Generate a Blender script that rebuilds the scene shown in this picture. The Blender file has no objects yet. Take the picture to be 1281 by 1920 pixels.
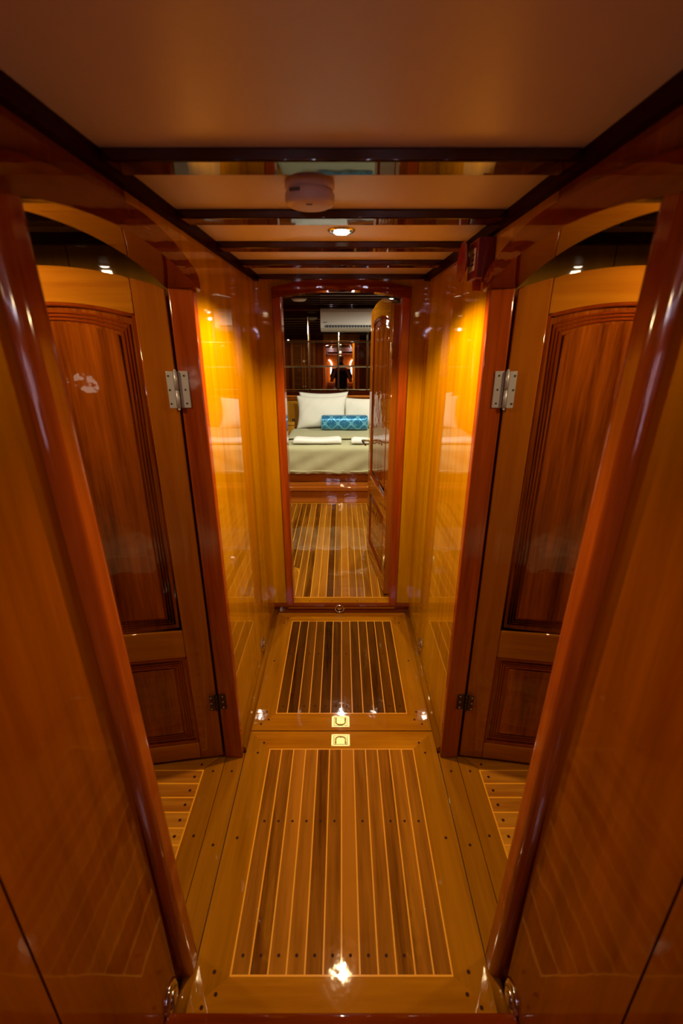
import bpy, bmesh, math, random
from mathutils import Vector, Matrix
random.seed(7)
PI = math.pi
scn = bpy.context.scene
col = scn.collection

# ------------------------------------------------------------------ camera
CAM_H = 1.6
cd = bpy.data.cameras.new('camera'); cam = bpy.data.objects.new('camera', cd); col.objects.link(cam)
cd.sensor_fit = 'VERTICAL'; cd.sensor_height = 36.0; cd.sensor_width = 24.0
cd.lens = 36.0 * 840 / 1920
cam.location = (0, 0, CAM_H)
cam.rotation_euler = (math.radians(90 - 20.86), 0, 0)
cd.clip_start = 0.02; cd.clip_end = 60
cd.dof.use_dof = True; cd.dof.focus_distance = 3.1; cd.dof.aperture_fstop = 3.2
scn.camera = cam

# ------------------------------------------------------------------ world / exposure
w = bpy.data.worlds.new('world'); scn.world = w; w.use_nodes = True
w.node_tree.nodes['Background'].inputs[0].default_value = (0.01, 0.008, 0.006, 1)
w.node_tree.nodes['Background'].inputs[1].default_value = 0.3
vs = scn.view_settings
scn.display_settings.display_device = 'sRGB'
vs.view_transform = 'Standard'; vs.look = 'None'; vs.gamma = 1.0; vs.use_curve_mapping = False
vs.exposure = 0.0
cy = scn.cycles
cy.max_bounces = 10; cy.diffuse_bounces = 5; cy.glossy_bounces = 6; cy.transmission_bounces = 4
cy.use_denoising = True; cy.sample_clamp_indirect = 6.0; cy.caustics_reflective = True; cy.caustics_refractive = False
cy.blur_glossy = 1.0

WARM = (1.0, 0.70, 0.34)
CABIN = (1.0, 0.94, 0.77)
DAY = (0.78, 0.76, 1.0)
SKY_STRENGTH = 17.0
# lamp energies (W)
E_HALL, E_REAR_FILL, E_SIDE, E_CABIN = 72.0, 9.0, 20.0, 54.0
SPOTS = [  # name, location, energy, colour, label
    ('hall', (0.0, 1.50, 1.9), E_HALL, WARM),
    ('rear_fill', (0.0, -0.55, 1.9), E_REAR_FILL, WARM),  # added unseen lamp, lifts the near walls and ceiling
    ('left', (-1.0, 0.95, 1.9), E_SIDE, WARM),
    ('right', (1.0, 0.95, 1.9), E_SIDE, WARM),
    ('cabin', (0.0, 3.55, 2.0), E_CABIN, CABIN),
    ('cabin', (0.37, 3.62, 2.0), E_CABIN * .6, CABIN),
    ('cabin', (-1.10, 3.45, 2.0), E_CABIN * .9, CABIN),
    ('cabin', (0.95, 4.75, 2.0), E_CABIN * .8, CABIN),
]
STRIP_STRENGTH = 34.0

# ------------------------------------------------------------------ materials
def lin(c):
    if isinstance(c, str):
        c = tuple(int(c[i:i+2], 16) / 255 for i in (0, 2, 4))
    return tuple((x / 12.92 if x <= 0.04045 else ((x + 0.055) / 1.055) ** 2.4) for x in c) + (1,)

def new_mat(name):
    m = bpy.data.materials.new(name); m.use_nodes = True
    nt = m.node_tree; b = nt.nodes['Principled BSDF']
    return m, nt, b

def plain(name, c, rough=.5, metal=0, coat=0, emis=None, es=0, bump=0, bscale=60, sheen=0, spec=.5):
    m, nt, b = new_mat(name)
    b.inputs['Base Color'].default_value = lin(c) if isinstance(c, str) else tuple(c) + (1,)
    b.inputs['Roughness'].default_value = rough; b.inputs['Metallic'].default_value = metal
    b.inputs['Coat Weight'].default_value = coat; b.inputs['Coat Roughness'].default_value = .05
    b.inputs['Sheen Weight'].default_value = sheen
    b.inputs['Specular IOR Level'].default_value = spec
    if emis:
        b.inputs['Emission Color'].default_value = tuple(emis) + (1,); b.inputs['Emission Strength'].default_value = es
    if bump:
        tc = nt.nodes.new('ShaderNodeTexCoord'); n = nt.nodes.new('ShaderNodeTexNoise'); bp = nt.nodes.new('ShaderNodeBump')
        n.inputs['Scale'].default_value = bscale; n.inputs['Detail'].default_value = 4
        bp.inputs['Strength'].default_value = bump; bp.inputs['Distance'].default_value = .01
        nt.links.new(tc.outputs['Object'], n.inputs['Vector']); nt.links.new(n.outputs['Fac'], bp.inputs['Height'])
        nt.links.new(bp.outputs['Normal'], b.inputs['Normal'])
    return m

def wood(name, dark, light, axis='Z', grain=16, rough=.35, coat=1.0, wave=.02, wscale=7, strip=None, gloss=.03, fig=.5, wdist=.02, spec=.0):
    """varnished wood; grain runs along axis; strip = (width, origin, axis) gives each plank its own tone"""
    m, nt, b = new_mat(name); N = nt.nodes; L = nt.links
    tc = N.new('ShaderNodeTexCoord'); mp = N.new('ShaderNodeMapping')
    s = [grain] * 3; s['XYZ'.index(axis)] = grain * .06
    mp.inputs['Scale'].default_value = s
    L.new(tc.outputs['Object'], mp.inputs['Vector'])
    vec = mp.outputs['Vector']
    tone = None
    if strip:
        sx = N.new('ShaderNodeSeparateXYZ'); L.new(tc.outputs['Object'], sx.inputs[0])
        a = N.new('ShaderNodeMath'); a.operation = 'SUBTRACT'; L.new(sx.outputs[strip[2]], a.inputs[0]); a.inputs[1].default_value = strip[1]
        d = N.new('ShaderNodeMath'); d.operation = 'DIVIDE'; L.new(a.outputs[0], d.inputs[0]); d.inputs[1].default_value = strip[0]
        f = N.new('ShaderNodeMath'); f.operation = 'FLOOR'; L.new(d.outputs[0], f.inputs[0])
        wn = N.new('ShaderNodeTexWhiteNoise'); wn.noise_dimensions = '1D'; L.new(f.outputs[0], wn.inputs['W'])
        ad = N.new('ShaderNodeVectorMath'); ad.operation = 'ADD'; L.new(vec, ad.inputs[0])
        ml = N.new('ShaderNodeVectorMath'); ml.operation = 'SCALE'; L.new(wn.outputs['Color'], ml.inputs[0]); ml.inputs['Scale'].default_value = 30
        L.new(ml.outputs[0], ad.inputs[1]); vec = ad.outputs[0]; tone = wn.outputs['Value']
    n1 = N.new('ShaderNodeTexNoise'); n1.inputs['Scale'].default_value = 1; n1.inputs['Detail'].default_value = 5
    n1.inputs['Distortion'].default_value = fig; n1.inputs['Roughness'].default_value = .6
    L.new(vec, n1.inputs['Vector'])
    mp2 = N.new('ShaderNodeVectorMath'); mp2.operation = 'SCALE'; mp2.inputs['Scale'].default_value = 7
    L.new(vec, mp2.inputs[0])
    n2 = N.new('ShaderNodeTexNoise'); n2.inputs['Scale'].default_value = 1; n2.inputs['Detail'].default_value = 2
    L.new(mp2.outputs[0], n2.inputs['Vector'])
    mx = N.new('ShaderNodeMath'); mx.operation = 'MULTIPLY_ADD'; mx.inputs[1].default_value = .35
    L.new(n2.outputs['Fac'], mx.inputs[0])
    sc_ = N.new('ShaderNodeMath'); sc_.operation = 'MULTIPLY_ADD'; sc_.inputs[1].default_value = 1.15; sc_.inputs[2].default_value = -.24
    L.new(n1.outputs['Fac'], sc_.inputs[0]); L.new(sc_.outputs[0], mx.inputs[2])
    fac = mx.outputs[0]
    if tone:
        t = N.new('ShaderNodeMath'); t.operation = 'MULTIPLY_ADD'; t.inputs[1].default_value = .5; t.inputs[2].default_value = -.25
        L.new(tone, t.inputs[0]); t2 = N.new('ShaderNodeMath'); t2.operation = 'ADD'; L.new(fac, t2.inputs[0]); L.new(t.outputs[0], t2.inputs[1]); fac = t2.outputs[0]
    r = N.new('ShaderNodeValToRGB'); r.color_ramp.elements[0].position = .22; r.color_ramp.elements[1].position = .78
    r.color_ramp.elements[0].color = lin(dark); r.color_ramp.elements[1].color = lin(light)
    L.new(fac, r.inputs[0]); L.new(r.outputs[0], b.inputs['Base Color'])
    b.inputs['Roughness'].default_value = rough
    b.inputs['Specular IOR Level'].default_value = spec
    b.inputs['Coat Weight'].default_value = coat; b.inputs['Coat Roughness'].default_value = gloss
    wv = N.new('ShaderNodeTexNoise'); wv.inputs['Scale'].default_value = wscale; wv.inputs['Detail'].default_value = 2.5
    L.new(tc.outputs['Object'], wv.inputs['Vector'])
    bp = N.new('ShaderNodeBump'); bp.inputs['Strength'].default_value = 1; bp.inputs['Distance'].default_value = wave * wdist
    L.new(wv.outputs['Fac'], bp.inputs['Height']); L.new(bp.outputs['Normal'], b.inputs['Coat Normal'])
    return m

M = {}
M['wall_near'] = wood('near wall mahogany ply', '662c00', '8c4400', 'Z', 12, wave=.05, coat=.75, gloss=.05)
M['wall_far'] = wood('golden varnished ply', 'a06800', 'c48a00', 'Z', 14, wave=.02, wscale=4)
M['casing'] = wood('red mahogany casing', '6e2404', 'a64a10', 'Z', 14, wave=.06, wscale=9, gloss=.09)
M['casing_y'] = wood('red mahogany arch', '5e1c02', '8a3c06', 'Y', 14, wave=.06, wscale=9)
M['casing_x'] = wood('red mahogany crosspiece', '501600', '782c04', 'X', 14, wave=.06, wscale=9)
M['beam'] = wood('dark mahogany beam', '240702', '3c1002', 'X', 14, wave=.02)
M['beam_y'] = wood('dark mahogany cornice', '200501', '320c02', 'Y', 14, wave=.03, coat=.12, gloss=.12)
M['stile'] = wood('teak door stile', '844208', 'a86010', 'Z', 12, wave=.08, wscale=5)
M['rail'] = wood('teak door rail', '8c4a08', 'b47014', 'X', 12, wave=.05, wscale=5)
M['panel'] = wood('mahogany door panel', '4a1600', 'a2500c', 'Z', 22, wave=.11, wscale=10, fig=.3)
M['moulding'] = wood('door moulding', '702400', '8c3a08', 'Z', 12, wave=.03)
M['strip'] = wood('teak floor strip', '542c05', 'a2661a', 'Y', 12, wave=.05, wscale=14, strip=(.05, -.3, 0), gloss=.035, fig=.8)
M['strip_dark_reflect'] = wood('teak floor strip with dark reflection', '2c1604', '6c4008', 'Y', 12, wave=.05, wscale=14, strip=(.05, -.3, 0), gloss=.035, fig=.8)  # same teak, with a dark reflection put into the colour
M['strip_side'] = wood('teak cross strip', '8a5012', 'c48a2a', 'X', 10, wave=.05, wscale=14, strip=(.0567, 1.3, 1))
M['border_x'] = wood('floor border crosswise', '864c02', 'ac7010', 'X', 10, wave=.04, wscale=14, gloss=.035)
M['border_y'] = wood('floor border lengthwise', '784800', 'a0660e', 'Y', 10, wave=.04, wscale=14, gloss=.035)
M['sill'] = wood('floor sill plank', '6c3e00', '945e0c', 'Y', 10, wave=.04, wscale=14)
M['inlay'] = plain('pale holly inlay', 'da9420', .4, coat=1, spec=.1)
M['plug'] = plain('dark wood plug', '340f04', .6, spec=.1)
M['gap'] = plain('dark caulk seam', '200c04', .6)
M['riser'] = wood('mahogany riser', '4e1c0a', '7a3412', 'X', 12, wave=.04)
M['bedwood'] = wood('bed base wood', '8a420c', 'b8681c', 'X', 9, wave=.04)
M['headboard'] = wood('golden headboard', '9c6414', 'bc8424', 'Z', 9, wave=.03)
M['louver'] = wood('louver wood', '3c1c08', '6a3810', 'X', 12, wave=.03)
M['louver_v'] = wood('louver stile', '4a240a', '743e12', 'Z', 12, wave=.03)
M['cabinwall'] = wood('cabin wall wood', '3a1606', '5e280c', 'Z', 10, wave=.03)
M['sidewall'] = wood('side room wall', '7a5210', '94681a', 'Z', 10, wave=.03)
M['ceiling'] = plain('cream vinyl ceiling', 'dac8b8', .36, bump=.05, bscale=500)
M['cabinceil'] = plain('cabin ceiling vinyl', 'a08a6c', .4)
M['white'] = plain('white plastic', 'd8d2c8', .4)
M['detector'] = plain('ageing white plastic', 'cfb8ae', .45)
M['dark'] = plain('dark print', '3a2a24', .6)
M['black'] = plain('black plastic', '101010', .4)
M['red'] = plain('red plastic', '780408', .35, coat=.3)
M['label'] = plain('white label', 'e0d8d0', .5)
M['silver'] = plain('brushed silver', 'b8b4b8', .38, .35)
M['chrome'] = plain('chrome', 'd0d0d0', .12, 1)
M['bronze'] = plain('dark bronze', '4a3c28', .4, 1)
M['brass'] = plain('polished brass', 'e4d48c', .42, .7)
M['brassdark'] = plain('brass shadow groove', '54441c', .5, .3)
M['mirror'] = plain('mirror glass', '9c9488', .012, 1)
M['mirroredge'] = plain('bevelled mirror edge', 'c8b890', .12, 1)
M['pillow'] = plain('white cotton', 'e6e4d4', .85, bump=.15, bscale=25, sheen=.2)
M['sheet'] = plain('cream sheet', 'e4e0c4', .85, bump=.1, bscale=30)
M['blanket'] = plain('sage bedspread', 'b8b488', .85, bump=.25, bscale=160, sheen=.15)
M['towel'] = plain('white towelling', 'f2f0e4', .95, bump=.3, bscale=220, sheen=.3)
M['bulb'] = plain('lit halogen bulb', 'ffffff', .5, emis=(1, .86, .6), es=60)
M['striplamp'] = plain('lit strip lamp', 'ffffff', .5, emis=DAY, es=STRIP_STRENGTH)
M['daylight'] = plain('frosted daylight pane', 'ffffff', .5, emis=DAY, es=SKY_STRENGTH)
M['globe'] = plain('lit opal globe', 'ffffff', .5, emis=(1, .85, .6), es=3.5)
M['skin'] = plain('skin', 'b07a5c', .55)
M['shirt'] = plain('dark cotton', '14141a', .9)
M['trouser'] = plain('dark denim', '1c2030', .9)
M['hair'] = plain('dark hair', '140c08', .6)
M['orangewall'] = wood('orange lit wall', 'b0500c', 'd4701c', 'Z', 8, wave=.04)

def damask():
    m, nt, b = new_mat('teal damask satin'); N = nt.nodes; L = nt.links
    tc = N.new('ShaderNodeTexCoord'); mp = N.new('ShaderNodeMapping'); mp.inputs['Scale'].default_value = (1, 1, 1)
    L.new(tc.outputs['UV'], mp.inputs['Vector'])
    sp = N.new('ShaderNodeSeparateXYZ'); L.new(mp.outputs[0], sp.inputs[0])
    def mth(op, a, bb=None, c=None):
        n = N.new('ShaderNodeMath'); n.operation = op
        for i, v in enumerate((a, bb, c)):
            if v is None: continue
            if isinstance(v, (int, float)): n.inputs[i].default_value = v
            else: L.new(v, n.inputs[i])
        return n.outputs[0]
    sx = mth('SINE', mth('MULTIPLY', sp.outputs[0], 2 * PI * 3.5)); sy = mth('SINE', mth('MULTIPLY', sp.outputs[1], 2 * PI * 3.5))
    v = mth('ABSOLUTE', mth('ADD', sx, sy))
    lat = mth('LESS_THAN', v, .26)
    vo = N.new('ShaderNodeTexVoronoi'); vo.inputs['Scale'].default_value = 34; L.new(mp.outputs[0], vo.inputs['Vector'])
    sc = mth('GREATER_THAN', vo.outputs['Distance'], .62)
    f = mth('MAXIMUM', lat, mth('MULTIPLY', sc, .4))
    mx = N.new('ShaderNodeMix'); mx.data_type = 'RGBA'; mx.inputs[6].default_value = lin('146c9c'); mx.inputs[7].default_value = lin('6cbcd8')
    L.new(f, mx.inputs[0]); L.new(mx.outputs[2], b.inputs['Base Color'])
    b.inputs['Roughness'].default_value = .33; b.inputs['Metallic'].default_value = .35
    b.inputs['Sheen Weight'].default_value = .4
    return m
M['teal'] = damask()

# ------------------------------------------------------------------ mesh helper
class MB:
    def __init__(s, mir=1):
        s.bm = bmesh.new(); s.mats = []; s.mir = mir
    def mi(s, m):
        if m not in s.mats: s.mats.append(m)
        return s.mats.index(m)
    def _v(s, p): return s.bm.verts.new((p[0] * s.mir, p[1], p[2]))
    def _take(s, faces, m, smooth=False):
        i = s.mi(m)
        for f in faces: f.material_index = i; f.smooth = smooth
    def box(s, x0, x1, y0, y1, z0, z1, m, bev=0, seg=2, rot=None, edges=None):
        if x0 > x1: x0, x1 = x1, x0
        vs_ = [Vector((x, y, z)) for z in (z0, z1) for y in (y0, y1) for x in (x0, x1)]
        if rot is not None:
            vs_ = [rot @ v for v in vs_]
        b = [s._v(v) for v in vs_]
        fs = [s.bm.faces.new([b[i] for i in q]) for q in ((0,2,3,1),(4,5,7,6),(0,1,5,4),(2,6,7,3),(0,4,6,2),(1,3,7,5))]
        if s.mir < 0:
            for f in fs: f.normal_flip()
        s._take(fs, m)
        if bev:
            es = list({e for f in fs for e in f.edges})
            r = bmesh.ops.bevel(s.bm, geom=es, offset=bev, segments=seg, profile=.5, affect='EDGES')
            i = s.mi(m)
            for f in r['faces']: f.material_index = i; f.smooth = True
        return fs
    def prism(s, poly, lo, hi, axis, m, bev=0, seg=2, smooth=False, rot=None):
        """poly: 2-D points in the plane perpendicular to axis ('X': (y,z), 'Y': (x,z), 'Z': (x,y))"""
        def P(a, h):
            p = {'X': (h, a[0], a[1]), 'Y': (a[0], h, a[1]), 'Z': (a[0], a[1], h)}[axis]
            return rot @ Vector(p) if rot is not None else p
        A = [s._v(P(a, lo)) for a in poly]; B = [s._v(P(a, hi)) for a in poly]
        fs = [s.bm.faces.new(A), s.bm.faces.new(list(reversed(B)))]
        n = len(poly)
        sd = [s.bm.faces.new([A[i], B[i], B[(i+1) % n], A[(i+1) % n]]) for i in range(n)]
        s._take(fs + sd, m)
        if smooth:
            for f in sd: f.smooth = True
        if bev:
            es = [e for e in {e for f in fs for e in f.edges}]
            r = bmesh.ops.bevel(s.bm, geom=es, offset=bev, segments=seg, profile=.5, affect='EDGES')
            i = s.mi(m)
            for f in r['faces']: f.material_index = i; f.smooth = True
    def lathe(s, prof, c, axis, m, n=32):
        """prof: (radius, height) list"""
        rings = []
        for r, h in prof:
            ring = []
            for k in range(n):
                a = 2 * PI * k / n; p = (r * math.cos(a), r * math.sin(a), h)
                if axis == 'X': p = (p[2], p[0], p[1])
                elif axis == 'Y': p = (p[0], p[2], p[1])
                ring.append(s._v((c[0] + p[0], c[1] + p[1], c[2] + p[2])))
            rings.append(ring)
        fs = []
        for a, b in zip(rings, rings[1:]):
            for k in range(n):
                fs.append(s.bm.faces.new([a[k], a[(k+1) % n], b[(k+1) % n], b[k]]))
        s._take(fs, m, True)
        caps = []
        for ring in (rings[0], rings[-1]): caps.append(s.bm.faces.new(ring))
        s._take(caps, m)
    def tube(s, pts, r, m, n=10, closed=False, flat=1.0):
        pts = [Vector(p) for p in pts]; rings = []; N = len(pts)
        prev = None
        for i, p in enumerate(pts):
            a = pts[(i-1) % N] if (closed or i > 0) else p
            b = pts[(i+1) % N] if (closed or i < N-1) else p
            t = (b - a).normalized()
            if prev is None:
                up = Vector((0, 0, 1)) if abs(t.z) < .9 else Vector((0, 1, 0))
                u = t.cross(up).normalized()
            else:
                u = (prev - t * prev.dot(t)).normalized()
            prev = u; v = t.cross(u)
            rr = r[i] if isinstance(r, (list, tuple)) else r
            rings.append([s._v(p + u * rr * math.cos(2*PI*k/n) + v * rr * flat * math.sin(2*PI*k/n)) for k in range(n)])
        fs = []
        rng = range(N) if closed else range(N-1)
        for i in rng:
            a, b = rings[i], rings[(i+1) % N]
            for k in range(n): fs.append(s.bm.faces.new([a[k], a[(k+1) % n], b[(k+1) % n], b[k]]))
        s._take(fs, m, True)
        if not closed:
            s._take([s.bm.faces.new(rings[0]), s.bm.faces.new(rings[-1])], m)
    def grid(s, nu, nv, fn, m, uv=False, closed_u=False):
        V = [[s._v(fn(i / nu, j / nv)) for j in range(nv + 1)] for i in range(nu + (0 if closed_u else 1))]
        fs = []
        lay = s.bm.loops.layers.uv.verify() if uv else None
        for i in range(nu):
            for j in range(nv):
                i2 = (i + 1) % len(V)
                f = s.bm.faces.new([V[i][j], V[i2][j], V[i2][j+1], V[i][j+1]]); fs.append(f)
                if uv:
                    for l, (a, b) in zip(f.loops, ((i, j), (i+1, j), (i+1, j+1), (i, j+1))): l[lay].uv = (a / nu, b / nv)
        s._take(fs, m, True)
        return V
    def build(s, name, parent=None, loc=None, rotz=0, weld=False):
        if weld: bmesh.ops.remove_doubles(s.bm, verts=s.bm.verts, dist=1e-5)
        bmesh.ops.recalc_face_normals(s.bm, faces=s.bm.faces)
        me = bpy.data.meshes.new(name); s.bm.to_mesh(me); s.bm.free()
        for m in s.mats: me.materials.append(M[m])
        o = bpy.data.objects.new(name, me); col.objects.link(o)
        if parent: o.parent = parent
        if loc: o.location = loc
        o.rotation_euler.z = rotz
        return o

def struct(o):
    o['kind'] = 'structure'; return o
def tag(o, label, cat, group=None):
    o['label'] = label; o['category'] = cat
    if group: o['group'] = group
    return o
def empty(name, loc=(0, 0, 0), rotz=0):
    o = bpy.data.objects.new(name, None); col.objects.link(o); o.location = loc; o.rotation_euler.z = rotz
    o.empty_display_size = .05
    return o

# ================================================================== SETTING
WX = .42           # corridor half width
ZC = 1.9           # corridor ceiling
def arch_out(y): return 1.838 - (.22 if y < 1 else .46) * (y - 1.0) ** 2
def arch_in(y): return 1.790 - .30 * (y - .93) ** 2
YN, YF = .74, 1.36  # clear opening of the side doorways
# --- side walls of the corridor
def side_wall(name, s):
    b = MB(s)
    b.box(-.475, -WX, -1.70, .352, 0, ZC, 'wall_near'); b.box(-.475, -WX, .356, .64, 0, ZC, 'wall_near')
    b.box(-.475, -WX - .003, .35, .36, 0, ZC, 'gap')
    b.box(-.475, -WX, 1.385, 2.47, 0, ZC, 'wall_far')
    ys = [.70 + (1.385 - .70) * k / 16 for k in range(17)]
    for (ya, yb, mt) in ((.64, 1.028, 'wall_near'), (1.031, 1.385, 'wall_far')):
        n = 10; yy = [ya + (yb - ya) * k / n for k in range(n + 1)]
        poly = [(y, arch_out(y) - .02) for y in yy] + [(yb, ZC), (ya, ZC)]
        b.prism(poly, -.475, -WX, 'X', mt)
    struct(b.build(name))
side_wall('wall_left', 1); side_wall('wall_right', -1)
# --- end wall around the cabin doorway
CZ0 = .062
def cab_out(x): return 1.884 - .35 * x * x
def cab_in(x): return 1.832 - .34 * x * x
b = MB()
for s in (-1, 1):
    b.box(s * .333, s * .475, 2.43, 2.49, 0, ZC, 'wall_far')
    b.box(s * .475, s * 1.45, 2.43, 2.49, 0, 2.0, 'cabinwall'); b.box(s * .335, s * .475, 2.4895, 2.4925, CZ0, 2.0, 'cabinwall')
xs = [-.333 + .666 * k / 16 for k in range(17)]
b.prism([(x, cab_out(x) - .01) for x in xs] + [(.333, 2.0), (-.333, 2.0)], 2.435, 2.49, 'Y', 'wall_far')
struct(b.build('wall_end'))
# --- corridor ceiling
SKX, SKA, SKB = .34, -1.30, -.78
b = MB(); b.box(-.475, .475, SKB, 2.43, ZC, ZC + .03, 'ceiling'); b.box(-.475, .475, -1.7, SKA, ZC, ZC + .03, 'ceiling')
for s in (-1, 1): b.box(s * SKX, s * .475, SKA, SKB, ZC, ZC + .03, 'ceiling')
struct(b.build('ceiling'))
# deck hatch with daylight behind the viewer
sk = struct(empty('window_1', (0, (SKA + SKB) / 2, ZC)))
b = MB()
for s in (-1, 1):
    b.box(s * SKX, s * (SKX + .03), (SKA - SKB) / 2 - .03, (SKB - SKA) / 2 + .03, -.012, .05, 'casing_x', .003)
    yy = s * (SKB - SKA) / 2; b.box(-SKX, SKX, yy, yy + s * .03, -.012, .05, 'casing_x', .003) if s > 0 else b.box(-SKX, SKX, yy - .03, yy, -.012, .05, 'casing_x', .003)
b.build('window_frame', sk)
b = MB(); b.box(-SKX, SKX, (SKA - SKB) / 2, (SKB - SKA) / 2, .045, .05, 'daylight'); b.build('pane', sk)
# --- sill planks and subfloor
b = MB()
b.box(-.475, .475, -1.7, 2.43, -.06, -.012, 'gap')
for s in (-1, 1):
    b.box(s * .402, s * .474, .0, 1.385, -.02, 0, 'sill', .001)
    b.prism([(s * .476, 0), (s * .5485, 0), (s * .5485, 1.310), (s * .476, 1.386)], -.02, 0, 'Z', 'sill')
    # side room floor: crosswise strips with pale inlays
    y0 = 1.303
    for k in range(22):
        ya, yb = y0 - .0567 * (k + 1), y0 - .0567 * k
        b.box(s * .552, s * 1.9, ya + .0025, yb - .0025, -.02, 0, 'strip_side')
        b.box(s * .552, s * 1.9, yb - .0025, yb + .0025, -.02, 0.0002, 'inlay')
        b.lathe([(.0055, 0), (.0055, .0004)], (s * .578, (ya + yb) / 2, 0), 'Z', 'plug', 10)
    b.box(s * .5485, s * .5535, .06, y0 + .0025, -.02, .0003, 'inlay')
    b.prism([(s * .552, 1.306), (s * 1.9, 1.306), (s * 1.9, 1.55), (s * .478, 1.55), (s * .478, 1.388), (s * .5505, 1.312)], -.02, 0, 'Z', 'border_x')
    for (px, py) in ((.512, 1.30), (.512, 1.05), (.512, .80), (.565, 1.33), (.437, 1.02), (.437, 1.30), (.437, .78)):
        b.lathe([(.005, 0), (.005, .0004)], (s * px, py, 0), 'Z', 'plug', 10)
b.box(-.475, .475, -1.7, .42, -.02, 0, 'border_y')
for s in (-1, 1): b.box(s * .476, s * 1.9, -1.7, .06, -.02, 0, 'border_y')
struct(b.build('floor'))
# --- cabin floor (one small step up) with long inlaid strips
CZ = .062
b = MB()
b.box(-1.45, 1.45, 2.47, 5.8, 0, CZ - .004, 'strip')
b.box(-.335, .335, 2.405, 2.494, .035, CZ, 'border_x', .004)
YB0, YB1 = 2.50, 4.275
for k in range(-18, 29):
    x = -.3 + .05 * k
    xa, xb = x + .0022, x + .0478
    ya = YB0 if -.31 < x < .30 else 2.6
    if x < -.32: ya = 2.90
    if x < -.35: ya = 2.90
    b.box(xa, xb, ya, YB1, 0, CZ, 'strip')
    b.box(x - .0022, x + .0022, ya, YB1, 0, CZ + .0002, 'inlay')
b.box(-.30, .30, YB0 - .006, YB0, 0, CZ + .0003, 'inlay'); b.box(-1.4, 1.4, YB1, YB1 + .006, 0, CZ + .0003, 'inlay')
b.box(-1.45, 1.45, YB1 + .006, 4.45, 0, CZ, 'border_x')
# border that curves away to the left beside the doorway
pts = [(-.30, 2.50), (-.30, 2.80)] + [(-.345 + .045 * math.cos(a), 2.80 + .10 * math.sin(a)) for a in [PI/2 * k / 8 for k in range(9)]] + [(-.8, 2.90)]
for p, q in zip(pts, pts[1:]):
    d = (Vector(q) - Vector(p)); n = Vector((-d.y, d.x)).normalized() * .0025 if d.length > 0 else Vector((0, 0))
    if d.length == 0: continue
    b.prism([(p[0]+n.x, p[1]+n.y), (p[0]-n.x, p[1]-n.y), (q[0]-n.x, q[1]-n.y), (q[0]+n.x, q[1]+n.y)], 0, CZ + .0004, 'Z', 'inlay')
b.box(-1.45, -.303, 2.50, 2.897, 0, CZ, 'border_x')
for px in (-.2, -.06, .1, .22): b.lathe([(.004, 0), (.004, .0004)], (px, 2.45, CZ), 'Z', 'plug', 8)
struct(b.build('floor_cabin'))
# step riser
b = MB(); b.box(-.42, .42, 2.415, 2.45, 0, .052, 'riser', .003)
b.prism([(2.405, .045), (2.43, .045), (2.43, .064), (2.408, .064), (2.403, .055)], -.42, .42, 'X', 'riser')
for px in (-.22, -.11, .02, .13, .24): b.lathe([(.004, 0), (.004, .001)], (px, 2.4135, .03), 'Y', 'plug', 8)
struct(b.build('trim_1'))
# nosing at the very bottom of the view
b = MB(); b.box(-.42, .42, .43, .578, 0, .10, 'casing_x', .012, 4); struct(b.build('trim_2'))
# quarter round skirting
for nm, s in (('baseboard_left', 1), ('baseboard_right', -1)):
    b = MB(s)
    prof = [(-.42, 0), (-.397, 0), (-.395, .012), (-.401, .022), (-.411, .028), (-.42, .03)]
    b.prism(prof, 1.392, 2.414, 'Y', 'sill', smooth=True); b.prism(prof, .578, .70, 'Y', 'sill', smooth=True)
    struct(b.build(nm))
# ceiling cornices and beams
for nm, s in (('trim_3', 1), ('trim_4', -1)):
    b = MB(s)
    b.box(-.42, -.402, -1.7, 2.43, 1.872, ZC, 'beam_y')
    struct(b.build(nm))
for k, y in enumerate((.906, 1.278, 1.65, 2.0)):
    b = MB()
    n = 12
    b.box(-.402, .402, y, y + .068, ZC - .02, ZC, 'beam', .003)
    struct(b.build('trim_%d' % (5 + k)))
b = MB(); b.box(-.402, .402, 2.395, 2.43, ZC - .022, ZC, 'beam', .003); struct(b.build('trim_9'))
# casings of the side doorways
JSH = Matrix(((1,0,0,0),(0,1,-.036,0),(0,0,1,0),(0,0,0,1)))   # the near jamb leans with the hull
def casing(nm, s):
    b = MB(s)
    b.box(-.477, -.396, .668, .734, 0, arch_in(.66) + .02, 'casing', .020, 5, rot=JSH)       # near jamb
    b.box(-.4765, -.406, YF, 1.392, 0, arch_in(YF) + .03, 'casing', .005, 3)     # hinge jamb
    ys = [.595 + (1.385 - .595) * k / 24 for k in range(25)]
    poly = [(y, arch_in(y)) for y in ys] + [(1.396, arch_out(1.396) - .02)] + [(y, arch_out(y)) for y in reversed(ys)]
    b.prism(poly, -.478, -.393, 'X', 'casing_y', .006, 3)
    # thin stop strip round the opening on the room side
    b.box(-.492, -.478, .718, .734, 0, 1.76, 'casing', rot=JSH)
    
    struct(b.build(nm))
casing('trim_10', 1); casing('trim_11', -1)
# casing of the cabin doorway
b = MB()
for s in (-1, 1): b.box(s * .297, s * .34, 2.408, 2.50, .062 if True else 0, 1.83, 'casing', .004, 3)
xs = [-.34 + .68 * k / 24 for k in range(25)]
b.prism([(x, cab_in(x)) for x in xs] + [(x, cab_out(x)) for x in reversed(xs)], 2.404, 2.502, 'Y', 'casing_x', .004, 2)
struct(b.build('trim_12'))
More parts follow.
